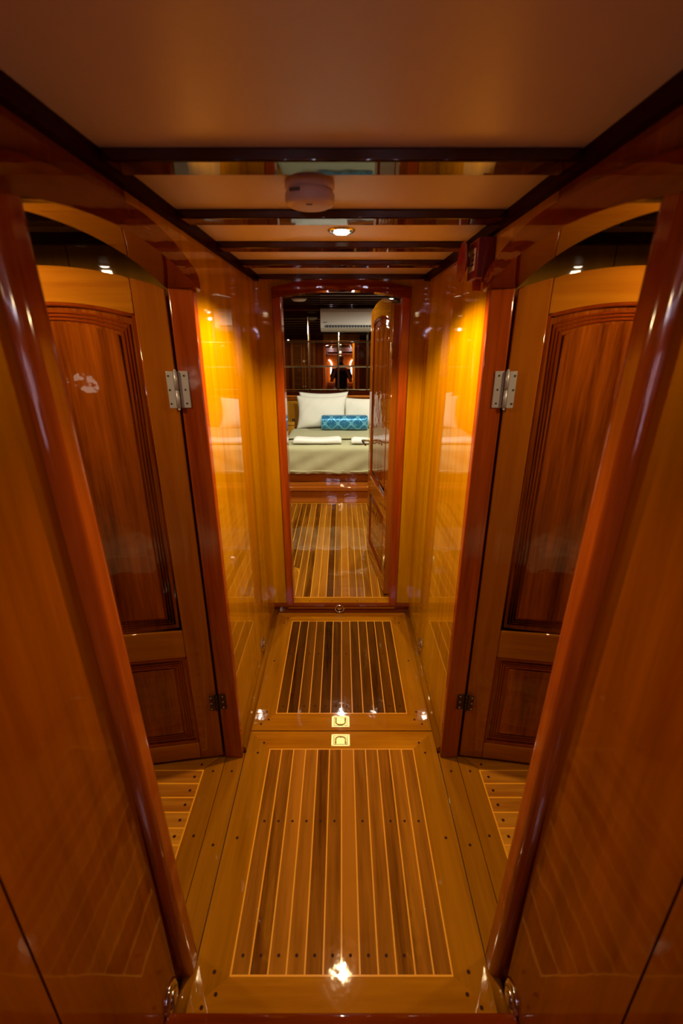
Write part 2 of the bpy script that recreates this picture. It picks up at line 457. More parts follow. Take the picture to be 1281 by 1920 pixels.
# side rooms
for nm, s in (('wall_left_room', 1), ('wall_right_room', -1)):
    b = MB(s)
    for k in range(4):
        xa = -.475 - .36 * k
        b.box(xa - .357, xa, 1.55, 1.58, 0, ZC, 'sidewall')
    b.box(-1.93, -1.90, -1.7, 1.58, 0, ZC, 'sidewall')
    b.box(-1.93, -.475, -1.73, -1.7, 0, ZC, 'sidewall')
    b.box(-1.9, -.475, 1.525, 1.55, ZC - .03, ZC, 'beam')
    struct(b.build(nm))
    b = MB(s); b.box(-1.93, -.475, -1.73, 1.58, ZC, ZC + .03, 'cabinceil'); 
    for y in (.35, .9, 1.3): b.box(-1.9, -.475, y, y + .06, ZC - .02, ZC, 'beam')
    struct(b.build('ceiling_' + ('left' if s > 0 else 'right')))
# cabin shell
b = MB(); b.box(-1.45, 1.45, 2.47, 5.80, 2.0, 2.03, 'cabinceil'); struct(b.build('ceiling_cabin'))
b = MB(); b.box(-1.45, 1.45, 5.72, 5.76, 0, 2.0, 'cabinwall'); struct(b.build('wall_back'))
for nm, s in (('wall_cabin_left', 1), ('wall_cabin_right', -1)):
    b = MB(s); b.box(-1.48, -1.45, 2.43, 5.76, 0, 2.0, 'cabinwall'); struct(b.build(nm))
b = MB()
y = 2.75
k = 13
while y < 5.5:
    b = MB(); b.box(-1.45, 1.45, y, y + .06, 1.98, 2.0, 'beam', .003); struct(b.build('trim_%d' % k)); k += 1; y += .27
b = MB(); b.box(-1.45, 1.45, 5.60, 5.72, 1.945, 2.0, 'beam'); b.box(-1.45, 1.45, 5.615, 5.72, 1.93, 1.945, 'riser', .002)
b.box(-1.45, 1.45, 5.68, 5.72, 1.885, 1.93, 'beam'); struct(b.build('trim_%d' % k)); k += 1
# headboard wall and shelf
b = MB()
b.box(-1.45, 1.45, 5.66, 5.72, .2, .965, 'headboard'); b.box(-1.45, 1.45, 5.60, 5.72, .958, .985, 'bedwood', .004)
b.box(-1.45, 1.45, 5.63, 5.72, .985, 1.035, 'beam', .003)
b.box(-1.45, 1.45, 5.625, 5.66, .93, .95, 'bedwood', .003)
struct(b.build('trim_%d' % k)); k += 1
# wall behind the camera
b = MB(); b.box(-.475, .475, -1.74, -1.70, 0, ZC + .03, 'orangewall'); struct(b.build('wall_behind'))

# ================================================================== FLOOR HATCHES
def hatch(y0, y1, i0, i1, label, pulls, sm='strip'):
    root = empty('floor_hatch', (0, y0, 0)); tag(root, label, 'floor hatch')
    X = .3985; I = .302; e = .0012
    b = MB()
    for (poly, mt) in (([(-X, y0+e), (X, y0+e), (I, i0), (-I, i0)], 'border_x'), ([(-X, y1-e), (X, y1-e), (I, i1), (-I, i1)], 'border_x'),
                       ([(-X, y0+e), (-I, i0), (-I, i1), (-X, y1-e)], 'border_y'), ([(X, y0+e), (I, i0), (I, i1), (X, y1-e)], 'border_y')):
        b.prism([(x, y - y0) for x, y in poly], -.015, 0, 'Z', mt)
    for s in (-1, 1):
        for (px, py) in ((.33, i0 - .035), (.345, i0 + .01), (.33, i1 + .03), (.348, i1 - .02), (.36, i0 - .06), (.36, (i0 + i1) / 2)):
            b.lathe([(.005, 0), (.005, .0004)], (s * px, py - y0, 0), 'Z', 'plug', 10)
    b.build('hatch_border', root)
    b = MB()
    for k in range(12):
        x = -.3 + .05 * k
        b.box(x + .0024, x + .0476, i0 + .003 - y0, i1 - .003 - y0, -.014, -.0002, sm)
        wv = lambda: random.uniform(-.0006, .0006)
        b.box(x - .0022, x + .0022, i0 - y0, i1 - y0, -.014, .0001, 'inlay')
        for py in ((i0 + .045), (i0 * .42 + i1 * .58)):
            if random.random() < .75: b.lathe([(.0045, -.0002), (.0045, .0003)], (x + .025, py - y0, 0), 'Z', 'plug', 10)
    b.box(.2978, .3022, i0 - y0, i1 - y0, -.014, .0001, 'inlay')
    b.box(-.3022, .3022, i0 - y0, i0 + .0044 - y0, -.014, .0002, 'inlay'); b.box(-.3022, .3022, i1 - .0044 - y0, i1 - y0, -.014, .0002, 'inlay')
    b.build('strip_inlay_field', root)
    for (py, flip) in pulls:
        f = MB(); Y = py - y0; s = flip
        f.box(-.044, .036, Y - .031, Y + .031, -.003, .0016, 'brass', .0008)
        f.box(-.034, .026, Y - .024, Y + .024, .0016, .0019, 'brassdark')
        f.box(-.032, .024, Y - .022, Y + .022, .0019, .0023, 'brass')
        for sx in (-.040, .032):
            for sy in (-.027, .027): f.lathe([(.0016, .0016), (.0016, .002)], (sx, Y + sy, 0), 'Z', 'brassdark', 8)
        p = f.build('flush_pull', root)
        r = MB(); U = []
        for a in range(0, 13):
            t = PI * a / 12; U.append((-.004 + -.021 * math.cos(t), Y + s * (.004 + .014 * math.sin(t)), .004))
        U = [(-.025, Y - s * .018, .004)] + U + [(.017, Y - s * .018, .004)]
        r.tube([(a, bb, .0026) for a, bb, c in U], .0034, 'brassdark', 6, flat=.3)
        r.tube(U, .0022, 'brass', 8)
        r.prism([(-.004 + .009 * math.cos(PI * a / 8), Y + s * (.021 - .009 * math.sin(PI * a / 8))) for a in range(9)], .0023, .0027, 'Z', 'brassdark')
        r.build('pull_ring', p)
    return root
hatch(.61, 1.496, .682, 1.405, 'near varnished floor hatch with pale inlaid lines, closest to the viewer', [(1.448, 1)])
hatch(1.4985, 2.415, 1.595, 2.325, 'far varnished floor hatch, dark reflection put into its colour, with pale inlaid lines, below the cabin step', [(1.548, -1)], 'strip_dark_reflect')

# ================================================================== DOORS
def door_leaf(name, loc, rotz, W, H, rise, fittings=None, arch=True, upper_split=(.51, .63), hinge_side=-1, handle=None):
    root = empty(name, loc, rotz); struct(root)
    T = .018; st = .088
    def top(x): return H + rise * (1 - ((x - W/2) / (W/2)) ** 2)
    def itop(x): return H - .066 + .030 * (1 - ((x - W/2) / (W/2 - st)) ** 2)
    z0, z1 = upper_split
    def stile(xa, xb):
        b = MB(); n = 4; xx = [xa + (xb - xa) * k / n for k in range(n + 1)]
        b.prism([(xa, 0.012), (xb, 0.012)] + [(x, top(x)) for x in reversed(xx)], -T, T, 'Y', 'stile', .003, 2); b.build('stile', root)
    stile(0, st); stile(W - st, W)
    n = 20; xx = [st + (W - 2*st) * k / n for k in range(n + 1)]
    b = MB(); b.prism([(x, itop(x)) for x in xx] + [(x, top(x)) for x in reversed(xx)], -T + .0005, T - .0005, 'Y', 'rail', .003, 2); b.build('top_rail', root)
    b = MB(); b.box(st, W - st, -T, T, z0, z1, 'rail', .006, 3); b.build('lock_rail', root)
    b = MB(); b.box(st, W - st, -T, T, .012, .095, 'rail', .006, 3); b.build('bottom_rail', root)
    def field(nm, za, zt):
        b = MB(); b.prism([(st, za), (W - st, za)] + [(x, zt(x)) for x in reversed(xx)], -T + .012, T - .012, 'Y', 'panel')
        # raised centre
        def ins(d, zb):
            xs_ = [st + d + (W - 2*st - 2*d) * k / n for k in range(n + 1)]
            return [(st + d, zb), (W - st - d, zb)] + [(x, zt(st + (x - st - d) * (W - 2*st) / (W - 2*st - 2*d)) - d) for x in reversed(xs_)]
        b.prism(ins(.052, za + .052), -T + .007, T - .007, 'Y', 'panel', .003, 2)
        p = b.build(nm, root)
        b = MB()
        for d in (.004, .024, .033, .042):
            for sy in (-1, 1):
                pts = [(x, sy * (T - .011 + (.003 if d < .01 else 0)), z) for x, z in ins(d, za + d)]
                b.tube(pts, .0038 if d > .01 else .007, 'moulding', 8, closed=True)
        b.build('moulding', p)
    field('upper_panel', z1, itop); field('lower_panel', .095, lambda x: z0)
    return root

def hinge(mb, s, z, h, mt, root):
    """hinge fixed across the gap, on the faces towards the viewer"""
    pass

DOOR_ANG = math.radians(8.5)
for s, nm in ((1, 'door_1'), (-1, 'door_2')):
    ang = PI + DOOR_ANG if s > 0 else -DOOR_ANG
    # hinge corner, leaf centre lies half a thickness behind the visible face
    loc = (-s * .487, 1.363 + .018, 0)
    r = door_leaf(nm, loc, ang, .60, 1.735, .05)
    # hinges in world-like coordinates, parented to the leaf
    inv = (Matrix.Translation(loc) @ Matrix.Rotation(ang, 4, 'Z')).inverted()
    for (z, h, mt) in ((1.415, .104, 'silver'), (.262, .07, 'bronze')):
        b = MB(s)
        b.box(-.475, -.447, YF - .0035, YF + .004, z, z + h, mt, .0008)
        b.box(-.507, -.486, YF - .012, YF - .0085, z, z + h, mt, .0008, rot=None)
        b.box(-.489, -.482, YF - .0095, YF - .004, z + h * .48, z + h, mt)
        b.lathe([(.0052, 0), (.0052, h * .5 - .001)], (-.481, YF - .008, z), 'Z', mt, 14)
        b.lathe([(.0052, 0), (.0052, h * .5 - .001)], (-.481, YF - .008, z + h * .5 + .001), 'Z', mt, 14)
        for e, hh in ((z - .006, .006), (z + h, .006)): b.lathe([(.003, 0), (.004, hh * .5), (.001, hh)], (-.481, YF - .008, e), 'Z', mt, 12)
        for q in (.12, .5, .88): b.lathe([(.003, 0), (.003, .0006)], (-.458, YF - .0041, z + h * q), 'Y', 'bronze' if mt == 'silver' else 'silver', 10)
        for q in (.12, .5, .88): b.lathe([(.003, 0), (.003, .0006)], (-.501, YF - .0128, z + h * q), 'Y', 'bronze' if mt == 'silver' else 'silver', 10)
        o = b.build('hinge', r); o.matrix_parent_inverse = Matrix.Identity(4); o.matrix_local = inv
        if mt == 'silver': o['label'] = 'silver upper hinge'
        else: o['label'] = 'dark bronze lower hinge'
# cabin door, swung open into the cabin
r3 = door_leaf('door_3', (.288, 2.52, CZ), math.radians(96.0), .70, 1.715, .05)
def leafpart(fn, name, parent):
    b = MB(); fn(b); return b.build(name, parent)
def lever(sgn):
    def f(b):
        b.box(.62, .655, sgn * .018, sgn * .022 if sgn > 0 else sgn * .018, .80, .98, 'bronze') if False else None
        y0 = sgn * .018
        b.box(.625, .661, min(y0, y0 + sgn * .004), max(y0, y0 + sgn * .004), .80, .98, 'brass', .001)
        b.tube([(.643, y0, .88), (.643, y0 + sgn * .045, .88), (.635, y0 + sgn * .055, .88), (.60, y0 + sgn * .057, .879), (.55, y0 + sgn * .055, .877), (.525, y0 + sgn * .05, .872)], [.008, .008, .009, .008, .007, .006], 'chrome', 10)
        b.lathe([(.013, 0), (.013, .008 * sgn)], (.643, y0, .88), 'Y', 'brass', 16)
    return f
leafpart(lever(1), 'door_handle', r3)
leafpart(lever(-1), 'door_handle', r3)
b = MB(); b.box(.6995, .703, -.010, .010, .80, .98, 'brass', .0005); b.build('latch_plate', r3)
for z in (.2, 1.45):
    b = MB(); b.lathe([(.006, 0), (.006, .08)], (-.004, .024, z), 'Z', 'brass', 12); b.box(0, .03, .0175, .0195, z, z + .08, 'brass'); b.build('hinge', r3)

# ================================================================== SMALL CORRIDOR FITTINGS
# smoke detector
root = empty('smoke_detector', (-.064, 1.075, ZC)); tag(root, 'round white smoke detector on corridor ceiling between the first two beams', 'smoke detector')
b = MB(); b.lathe([(.030, 0), (.048, 0), (.050, -.003), (.050, -.012), (.046, -.017)], (0, 0, 0), 'Z', 'detector', 48); b.build('base', root)
b = MB(); b.lathe([(.044, -.016), (.047, -.019), (.050, -.024), (.050, -.034), (.047, -.040), (.040, -.044), (.02, -.046), (.001, -.0465)], (0, 0, 0), 'Z', 'detector', 48)
for k in range(5): b.box(-.036 + k * .0042, -.033 + k * .0042, -.0385 + -.006 + -.0015*k, -.036 - .006 - .0015*k, -.0285, -.0225, 'dark')
b.box(-.006, .006, -.028, -.022, -.0463, -.0458, 'dark')
b.build('cover', root)
# downlights
LB = {'hall': 'lit round downlight in corridor ceiling between the second and third beams', 'rear_fill': 'added unseen downlight behind the viewer, brightening the near walls and ceiling',
      'left': 'round downlight in the left side room ceiling', 'right': 'round downlight in the right side room ceiling'}
cl = iter(('round downlight in cabin ceiling just inside, on the middle line', 'round downlight in cabin ceiling, right beside the middle one',
           'round downlight in cabin ceiling at the far left, before the bed', 'round downlight in cabin ceiling at the right, above the bed'))
for (nm, loc, e, c) in SPOTS:
    root = empty('ceiling_light', loc); tag(root, LB[nm] if nm in LB else next(cl), 'ceiling light')
    z = 0
    b = MB(); b.lathe([(.024, -.001), (.027, -.004), (.036, -.005), (.040, -.002), (.040, 0)], (0, 0, 0), 'Z', 'chrome', 32); b.build('trim_ring', root)
    b = MB(); b.lathe([(.023, -.0055), (.018, -.009), (.001, -.011)], (0, 0, 0), 'Z', 'bulb', 24); b.build('bulb', root)
    L = bpy.data.lights.new('downlight', 'SPOT'); L.energy = e; L.color = c; L.spot_size = math.radians({'hall': 142, 'left': 176, 'right': 176}.get(nm, 178)); L.spot_blend = .22 if nm in ('left', 'right') else .3; L.shadow_soft_size = .02
    L.energy = e * 1.0
    lo = bpy.data.objects.new('downlight', L); col.objects.link(lo); lo.parent = root; lo.location = (0, 0, -.03)
# fire alarm on the right wall
root = empty('fire_alarm', (.42, 1.39, 1.765)); tag(root, 'red fire alarm sounder box on right corridor wall under the ceiling trim', 'fire alarm')
b = MB(); b.box(-.046, 0, .01, .11, 0, .10, 'red', .003); b.box(-.03, 0, .006, .012, -.012, .10, 'red', .001)
b.prism([(.045, 0), (.075, 0), (.062, -.028), (.056, -.028)], -.038, -.018, 'X', 'red')
b.build('housing', root)
b = MB(); b.box(-.0475, -.046, .03, .085, .022, .078, 'label'); 
for q in (.035, .047, .06): b.box(-.0480, -.0474, .036, .078 - q * .3, q, q + .004, 'dark')
b.build('sign_plate', root)
b = MB(); b.lathe([(.012, 0), (.014, -.012), (.022, -.008), (.052, -.018), (.054, -.022), (.050, -.024), (.02, -.014), (.004, -.012)], (-.046, .095, .052), 'X', 'red', 10)
o = b.build('horn', root)
for p in o.data.polygons: p.use_smooth = False
# chrome door holders on the walls, ring pull on the riser
for (s, y, lb) in ((1, 1.97, 'chrome round door holder low on the left wall beyond the side door'), (-1, 1.97, 'chrome round door holder low on the right wall beyond the side door'),
                   (1, .602, 'big chrome door holder low on the left wall at the bottom edge'), (-1, .602, 'big chrome door holder low on the right wall at the bottom edge')):
    root = empty('door_holder', (-s * .42, y, .098)); tag(root, lb, 'door holder')
    b = MB(s); b.lathe([(.036, 0), (.036, .003), (.033, .006), (.029, .008), (.026, .010), (.024, .007)], (0, 0, 0), 'X', 'chrome', 32); b.build('flange', root)
    b = MB(s); b.lathe([(.021, .003), (.021, .010), (.018, .014), (.012, .016), (.001, .0165)], (0, 0, 0), 'X', 'chrome', 24); b.build('magnet_cap', root)
root = empty('door_catch', (-.012, 2.4148, .034)); tag(root, 'round chrome door catch on the dark riser of the cabin step', 'door catch')
b = MB(); b.lathe([(.018, 0), (.018, -.004), (.012, -.007), (.001, -.008)], (0, 0, 0), 'Y', 'chrome', 24); b.build('base', root)
b = MB(); b.tube([(.027 * math.cos(a), -.010, .002 + .024 * math.sin(a)) for a in [2*PI*k/24 for k in range(24)]], .0042, 'chrome', 8, closed=True); b.build('ring', root)

# ================================================================== CABIN
# white dome on the cabin ceiling
root = empty('smoke_detector', (-.405, 4.72, 2.0)); tag(root, 'white dome smoke detector on cabin ceiling, above the bed', 'smoke detector')
b = MB(); b.lathe([(.075, 0), (.078, -.004), (.078, -.014), (.074, -.02)], (0, 0, 0), 'Z', 'white', 32); b.build('base', root)
b = MB(); b.lathe([(.07, -.02), (.066, -.032), (.05, -.042), (.001, -.046)], (0, 0, 0), 'Z', 'white', 32); b.build('cover', root)
# air conditioner
root = empty('air_conditioner', (-.238, 5.672, 1.705)); tag(root, 'white wall air conditioner above the mirror tiles in the cabin', 'air conditioner')
b = MB()
b.prism([(0, .0), (-.05, 0.0), (-.14, .012), (-.19, .035), (-.20, .06), (-.205, .20), (-.19, .232), (-.15, .245), (0, .245)], 0, .82, 'X', 'white', .004, 2); b.build('housing', root)
b = MB(); b.box(.05, .77, -.2065, -.19, .038, .066, 'black', .001); b.build('outlet', root)
b = MB()
for q in range(22): b.box(.06 + q * .032, .0625 + q * .032, -.209, -.19, .040, .064, 'white')
b.box(.05, .77, -.2085, -.19, .036, .039, 'white'); b.build('louver', root)
b = MB()
xx = .03
for wd in (.004, .007, .006, .008, .003, .007, .006): b.box(xx, xx + wd - .0015, -.2062, -.204, .090, .090 + (.009 if wd < .005 else .0065), 'dark'); xx += wd + .0008
b.build('logo', root)
# mirror tiles
first = None
GX, GZ = .348, .278
for r_ in range(3):
    for c_ in range(1, 7):
        x0 = -1.431 + GX * c_; z0 = 1.040 + GZ * r_
        if first is None:
            b = MB()
            b.box(.002, GX - .002, -.002, .002, .002, GZ - .002, 'mirroredge')
            b.prism([(.012, .012), (GX - .012, .012), (GX - .012, GZ - .012), (.012, GZ - .012)], -.0042, -.0035, 'Y', 'mirror')
            # bevel band
            for (p, q) in (((.002, .002, GX-.002, .002), (.012, .012, GX-.012, .012)),):
                pass
            A = [(.002, .002), (GX-.002, .002), (GX-.002, GZ-.002), (.002, GZ-.002)]; B = [(.012, .012), (GX-.012, .012), (GX-.012, GZ-.012), (.012, GZ-.012)]
            for i in range(4):
                j = (i+1) % 4
                f = b.bm.faces.new([b._v((A[i][0], -.002, A[i][1])), b._v((A[j][0], -.002, A[j][1])), b._v((B[j][0], -.0042, B[j][1])), b._v((B[i][0], -.0042, B[i][1]))])
                b._take([f], 'mirroredge')
            first = o = b.build('mirror_tile')
        else:
            o = first.copy(); col.objects.link(o)
        tilt = math.radians(2.5)
        o.location = (x0, 5.655 + (z0 - 1.04) * math.tan(tilt), z0)
        o.rotation_euler = (-tilt + random.uniform(-.0015, .0015), 0, random.uniform(-.0025, .0025))
        row = ('bottom', 'middle', 'top')[r_]
        tag(o, 'square mirror tile in the %s row behind the bed, %s from the left' % (row, ('', 'first', 'second', 'third', 'fourth', 'fifth', 'sixth')[c_]), 'mirror tile', 'mirror tiles on the wall behind the bed')
# bed
BX0, BX1, BYF, BYB, BZ = -.53, .95, 4.44, 5.62, .60
root = empty('bed', (0, 4.30, CZ)); tag(root, 'double bed on a stepped varnished wooden base in the cabin', 'bed')
def addb(name, fn):
    b = MB(); fn(b); o = b.build(name, root); o.location = (0, -4.30, -CZ); return o
addb('plinth', lambda b: b.box(-.56, 1.10, 4.30, 5.6, CZ, .20, 'bedwood', .003))
addb('step', lambda b: b.box(-.58, 1.12, 4.262, 4.56, .195, .243, 'bedwood', .012, 4))
addb('bed_frame', lambda b: b.box(-.55, .98, 4.44, 5.62, .243, .40, 'bedwood', .003))
addb('mattress', lambda b: b.box(BX0, BX1, BYF, BYB, .40, BZ, 'sheet', .03, 4))
# bedspread
def drape(name, a0, a1, b0, b1, z, front_drop, side_drop, m, th, nu, nv, label, cat, rip=.004, seed=0, hem=False):
    rnd = random.Random(seed); ph = [rnd.uniform(0, 6) for _ in range(8)]
    def P(u, v):
        a = a0 - side_drop + u * (a1 - a0 + 2 * side_drop); y = b0 - front_drop + v * (b1 - b0 + front_drop)
        R = .035
        dz = 0; X = a; Y = y
        def fold(d):  # d = distance past edge
            if d <= 0: return 0, 0
            if d < R * PI / 2: return R * math.sin(d / R), R * (1 - math.cos(d / R))
            return R, R + d - R * PI / 2
        ox, dzx = fold(a0 - a) if a < a0 else (fold(a - a1) if a > a1 else (0, 0))
        if a < a0: X = a0 - ox
        elif a > a1: X = a1 + ox
        oy, dzy = fold(b0 - y)
        if y < b0: Y = b0 - oy
        dz = max(dzx, dzy)
        zz = z - dz
        w_ = .5 + .5 * math.sin(9 * a + ph[0] + 3 * math.sin(5 * y + ph[1]))
        n = rip * (math.sin(11 * a + 7 * y + ph[2]) * .5 + math.sin(23 * a - 13 * y + ph[3]) * .35 + math.sin(37 * a + ph[4] + 17 * y) * .25)
        if dzy > R * .5:
            Y -= abs(n) * 2.2 * min(1, dzy * 5) + .006 * math.sin(18 * a + ph[5] + dzy * 30) * min(1, dzy * 8)
            if hem and v < .03: zz += .003 * math.sin(60 * a)
        else: zz += n * .8 + .0005
        if dzx > R * .5: X += (-1 if a < a0 else 1) * abs(n) * 1.5
        return (X, Y, zz)
    b = MB(); b.grid(nu, nv, P, m)
    o = b.build(name); md = o.modifiers.new('thickness', 'SOLIDIFY'); md.thickness = th; md.offset = 1
    tag(o, label, cat); return o
bs = drape('bedspread', BX0 - .01, BX1 + .01, BYF - .02, 5.24, .612, .285, .25, 'blanket', .008, 110, 70, 'sage green bedspread hanging over the foot of the bed', 'bedspread', seed=3, hem=True)
b = MB()
b.tube([(x, BYF - .064 - .004 * math.sin(9 * x), .372 + .003 * math.sin(23 * x + 1)) for x in [-.56 + 1.54 * k / 60 for k in range(61)]], .009, 'blanket', 8)
b.build('hem', bs)
b = MB(); b.tube([(x, BYF - .057 + .002 * math.sin(9 * x), .558) for x in [-.54 + 1.5 * k / 50 for k in range(51)]], .0035, 'blanket', 6); b.build('seam', bs)
drape('throw_blanket', BX0 - .015, BX1 + .015, 4.72, 5.26, .630, .0, .20, 'blanket', .014, 80, 30, 'folded sage blanket layer across the middle of the bed', 'blanket', rip=.004, seed=5)
drape('folded_sheet', BX0 + .0, BX1 - .0, 5.265, 5.285, .617, .0, .04, 'sheet', .010, 60, 10, 'narrow cream sheet edge folded over before the pillows', 'sheet', rip=.002, seed=8)
# pillows
def pillow(name, loc, rot, W, H, T, m, label, seed):
    rnd = random.Random(seed); p1, p2 = rnd.uniform(0, 6), rnd.uniform(0, 6)
    b = MB()
    def side(sg):
        def P(u, v):
            x, z = 2*u - 1, 2*v - 1
            e = (max(0, 1 - abs(x) ** 2.6) * max(0, 1 - abs(z) ** 2.6)) ** .55
            pin = 1 - .10 * (1 - abs(z) ** 2) * abs(x) ** 3; pinz = 1 - .12 * (1 - abs(x) ** 2) * abs(z) ** 3
            wr = .003 * math.sin(5 * x + 4 * z + p1) * e + .002 * math.sin(15 * x - 9 * z + p2) * e
            return (x * W/2 * pin, sg * (T/2 * e + wr), z * H/2 * pinz)
        return P
    b.grid(36, 28, side(-1), m); b.grid(36, 28, side(1), m)
    o = b.build(name, weld=True); o.location = loc; o.rotation_euler = rot; tag(o, label, 'pillow'); return o
pillow('pillow', (-.235, 5.368, .815), (math.radians(-20), 0, 0), .60, .40, .15, 'pillow', 'big white pillow leaning at the left of the headboard, in front', 1)
pillow('pillow', (-.215, 5.54, .835), (math.radians(-12), 0, math.radians(2)), .60, .40, .10, 'pillow', 'white pillow mostly hidden behind the left front pillow', 2)
pillow('pillow', (.31, 5.41, .80), (math.radians(-20), 0, 0), .60, .38, .15, 'pillow', 'white pillow at the right, partly behind the open cabin door', 3)
# bolster
b = MB()
def bol(u, v):
    t = v * 2 * PI; x = -.26 + .52 * u
    q = 2.6; c, s_ = math.cos(t), math.sin(t)
    r = .084 / ((abs(c) ** q + abs(s_) ** q) ** (1 / q))
    e = min(1, min(u, 1 - u) * 26) ** .5; r *= .90 + .10 * e
    return (x, r * c * 1.0, r * s_)
V = b.grid(60, 40, bol, 'teal', uv=True)
for row in (V[0], V[-1]):
    f = b.bm.faces.new(row[:-1]); b._take([f], 'teal')
o = b.build('bolster_cushion', weld=False, loc=(.035, 5.175, .730)); tag(o, 'teal damask bolster cushion lying in front of the white pillows', 'cushion')
for x in (-.26, .26):
    b = MB(); pts = []
    for k in range(32):
        t = 2*PI*k/32; c, s_ = math.cos(t), math.sin(t); r = .0765 / ((abs(c) ** 2.6 + abs(s_) ** 2.6) ** (1/2.6)); pts.append((x, r*c, r*s_))
    b.tube(pts, .004, 'teal', 6, closed=True)
    b.build('piping', o)
# towels
def towel(loc, W, D, H, label, seed):
    rnd = random.Random(seed)
    b = MB()
    prof = []
    for k in range(24):
        t = 2*PI*k/24; c, s_ = math.cos(t), math.sin(t); prof.append((D/2 * (abs(c) ** .55) * (1 if c > 0 else -1), H/2 + H/2 * (abs(s_) ** .7) * (1 if s_ > 0 else -1)))
    def P(u, v):
        x = (u - .5) * W
        y, z = prof[int(round(v * 24)) % 24]
        e = min(1, min(u, 1-u) * 14); sag = 1 - .22 * math.sin(PI * u) ** 1.5
        f = (.62 + .38 * math.sqrt(e))
        return (x, y * (.93 + .07 * e), z * sag * f)
    V = b.grid(40, 24, P, 'towel')
    for row in (V[0], V[-1]):
        f = b.bm.faces.new(row[:-1]); b._take([f], 'towel')
    o = b.build('folded_towel', weld=True, loc=loc, rotz=0); tag(o, label, 'towel'); return o
towel((-.245, 4.55, .627), .49, .17, .062, 'white folded towel on the left of the bed foot', 1)
towel((.345, 4.55, .627), .49, .17, .056, 'white folded towel on the right, partly behind the door handle', 2)
# nightstand
root = empty('nightstand', (-.81, 5.40, CZ)); tag(root, 'small wooden nightstand at the left of the bed head', 'nightstand')
b = MB(); b.box(-.26, .24, -.12, .20, 0, .513, 'bedwood', .004); b.build('body', root)
b = MB(); b.box(-.27, .25, -.13, .20, .513, .533, 'bedwood', .006, 3); b.build('top', root)
b = MB(); b.box(-.2, .18, -.132, -.12, .3, .48, 'stile', .003); d = b.build('drawer', root)
b = MB(); b.lathe([(.012, -.132), (.014, -.155), (.001, -.16)], (0, 0, .40), 'Y', 'brass', 16); b.build('knob', d)
root = empty('wooden_box', (-.60, 5.32, .595)); tag(root, 'small light wooden box on the nightstand beside the left pillow', 'box')
b = MB(); b.box(-.045, .045, -.045, .045, 0, .075, 'headboard', .006, 3); b.build('body', root)
b = MB(); b.box(-.048, .048, -.048, .048, .080, .118, 'headboard', .010, 3); l = b.build('lid', root)
root = empty('table_lamp', (-.585, 5.50, .595)); tag(root, 'small dark table lamp between nightstand box and pillow', 'lamp')
b = MB(); b.lathe([(.02, 0), (.02, .006), (.005, .012), (.005, .08)], (0, 0, 0), 'Z', 'black', 16); b.build('base', root)
b = MB(); b.lathe([(.022, .075), (.016, .12), (.001, .125)], (0, 0, 0), 'Z', 'black', 16); b.build('lamp_shade', root)
# louvered wardrobe on the near wall of the cabin (seen in the mirror tiles)
def wardrobe(x0, label, rootname='wardrobe'):
    root = empty(rootname, (x0, 2.492, CZ)); tag(root, label, 'wardrobe')
    W, Dp, H = .46, .06, 1.84
    b = MB(); b.box(0, W, 0, Dp, 0, H, 'louver', .003); b.build('carcass', root)
    for k in range(2):
        xa = .01 + k * (W/2 - .005); xb = xa + W/2 - .015
        b = MB()
        b.box(xa, xa + .035, Dp, Dp + .022, .02, H - .02, 'louver_v', .002); b.box(xb - .035, xb, Dp, Dp + .022, .02, H - .02, 'louver_v', .002)
        for z in (.02, H/2 - .03, H - .08): b.box(xa + .035, xb - .035, Dp, Dp + .022, z, z + .06, 'louver', .002)
        n = 0
        z = .10
        while z < H - .11:
            if not (H/2 - .05 < z < H/2 + .04):
                b.box(xa + .035, xb - .035, -.011, .011, -.0025, .0025, 'louver', rot=Matrix.Translation((0, Dp + .011, z)) @ Matrix.Rotation(math.radians(-38), 4, 'X'))
            z += .026
        d = b.build('louvered_door', root)
        b = MB(); kx = xb - .018 if k == 0 else xa + .018
        b.lathe([(.005, .0), (.006, .012), (.011, .018), (.001, .024)], (kx, Dp + .022, 1.0), 'Y', 'brass', 14); b.build('knob', d)
wardrobe(-.94, 'louvered wardrobe on the left of the cabin doorway, mirrored in the tiles')
wardrobe(.50, 'louvered wardrobe hidden to the right of the cabin doorway', 'wardrobe')

# beds in the side rooms, seen as pale reflections in the varnished doors
for s, side in ((1, 'left'), (-1, 'right')):
    root = empty('bed', (-s * 1.2, -.6, 0)); tag(root, 'bed in the %s side room behind the wall, mirrored in the varnished door' % side, 'bed')
    b = MB(s); b.box(-.62, .64, -1.0, .92, 0, .36, 'bedwood', .004); b.build('bed_base', root)
    b = MB(s); b.box(-.60, .62, -.98, .90, .36, .50, 'sheet', .03, 4); b.build('mattress', root)
    b = MB(s); b.box(-.605, .625, -.5, .70, .50, .515, 'blanket', .006, 3); b.build('blanket', root)
root = empty('wall_lamp', (-1.39, -1.70, 1.27)); tag(root, 'round reading lamp in the left side room, mirrored in the varnished door', 'wall lamp')
b = MB(); b.lathe([(.04, 0), (.04, .01), (.012, .015), (.012, .05)], (0, 0, 0), 'Y', 'brass', 20); b.build('base', root)
b = MB(); b.lathe([(.002, -.05)] + [(.05 * math.sin(a), -.05 * math.cos(a)) for a in [PI * k / 12 for k in range(1, 12)]] + [(.002, .05)], (0, .10, 0), 'Z', 'globe', 24); b.build('globe', root)
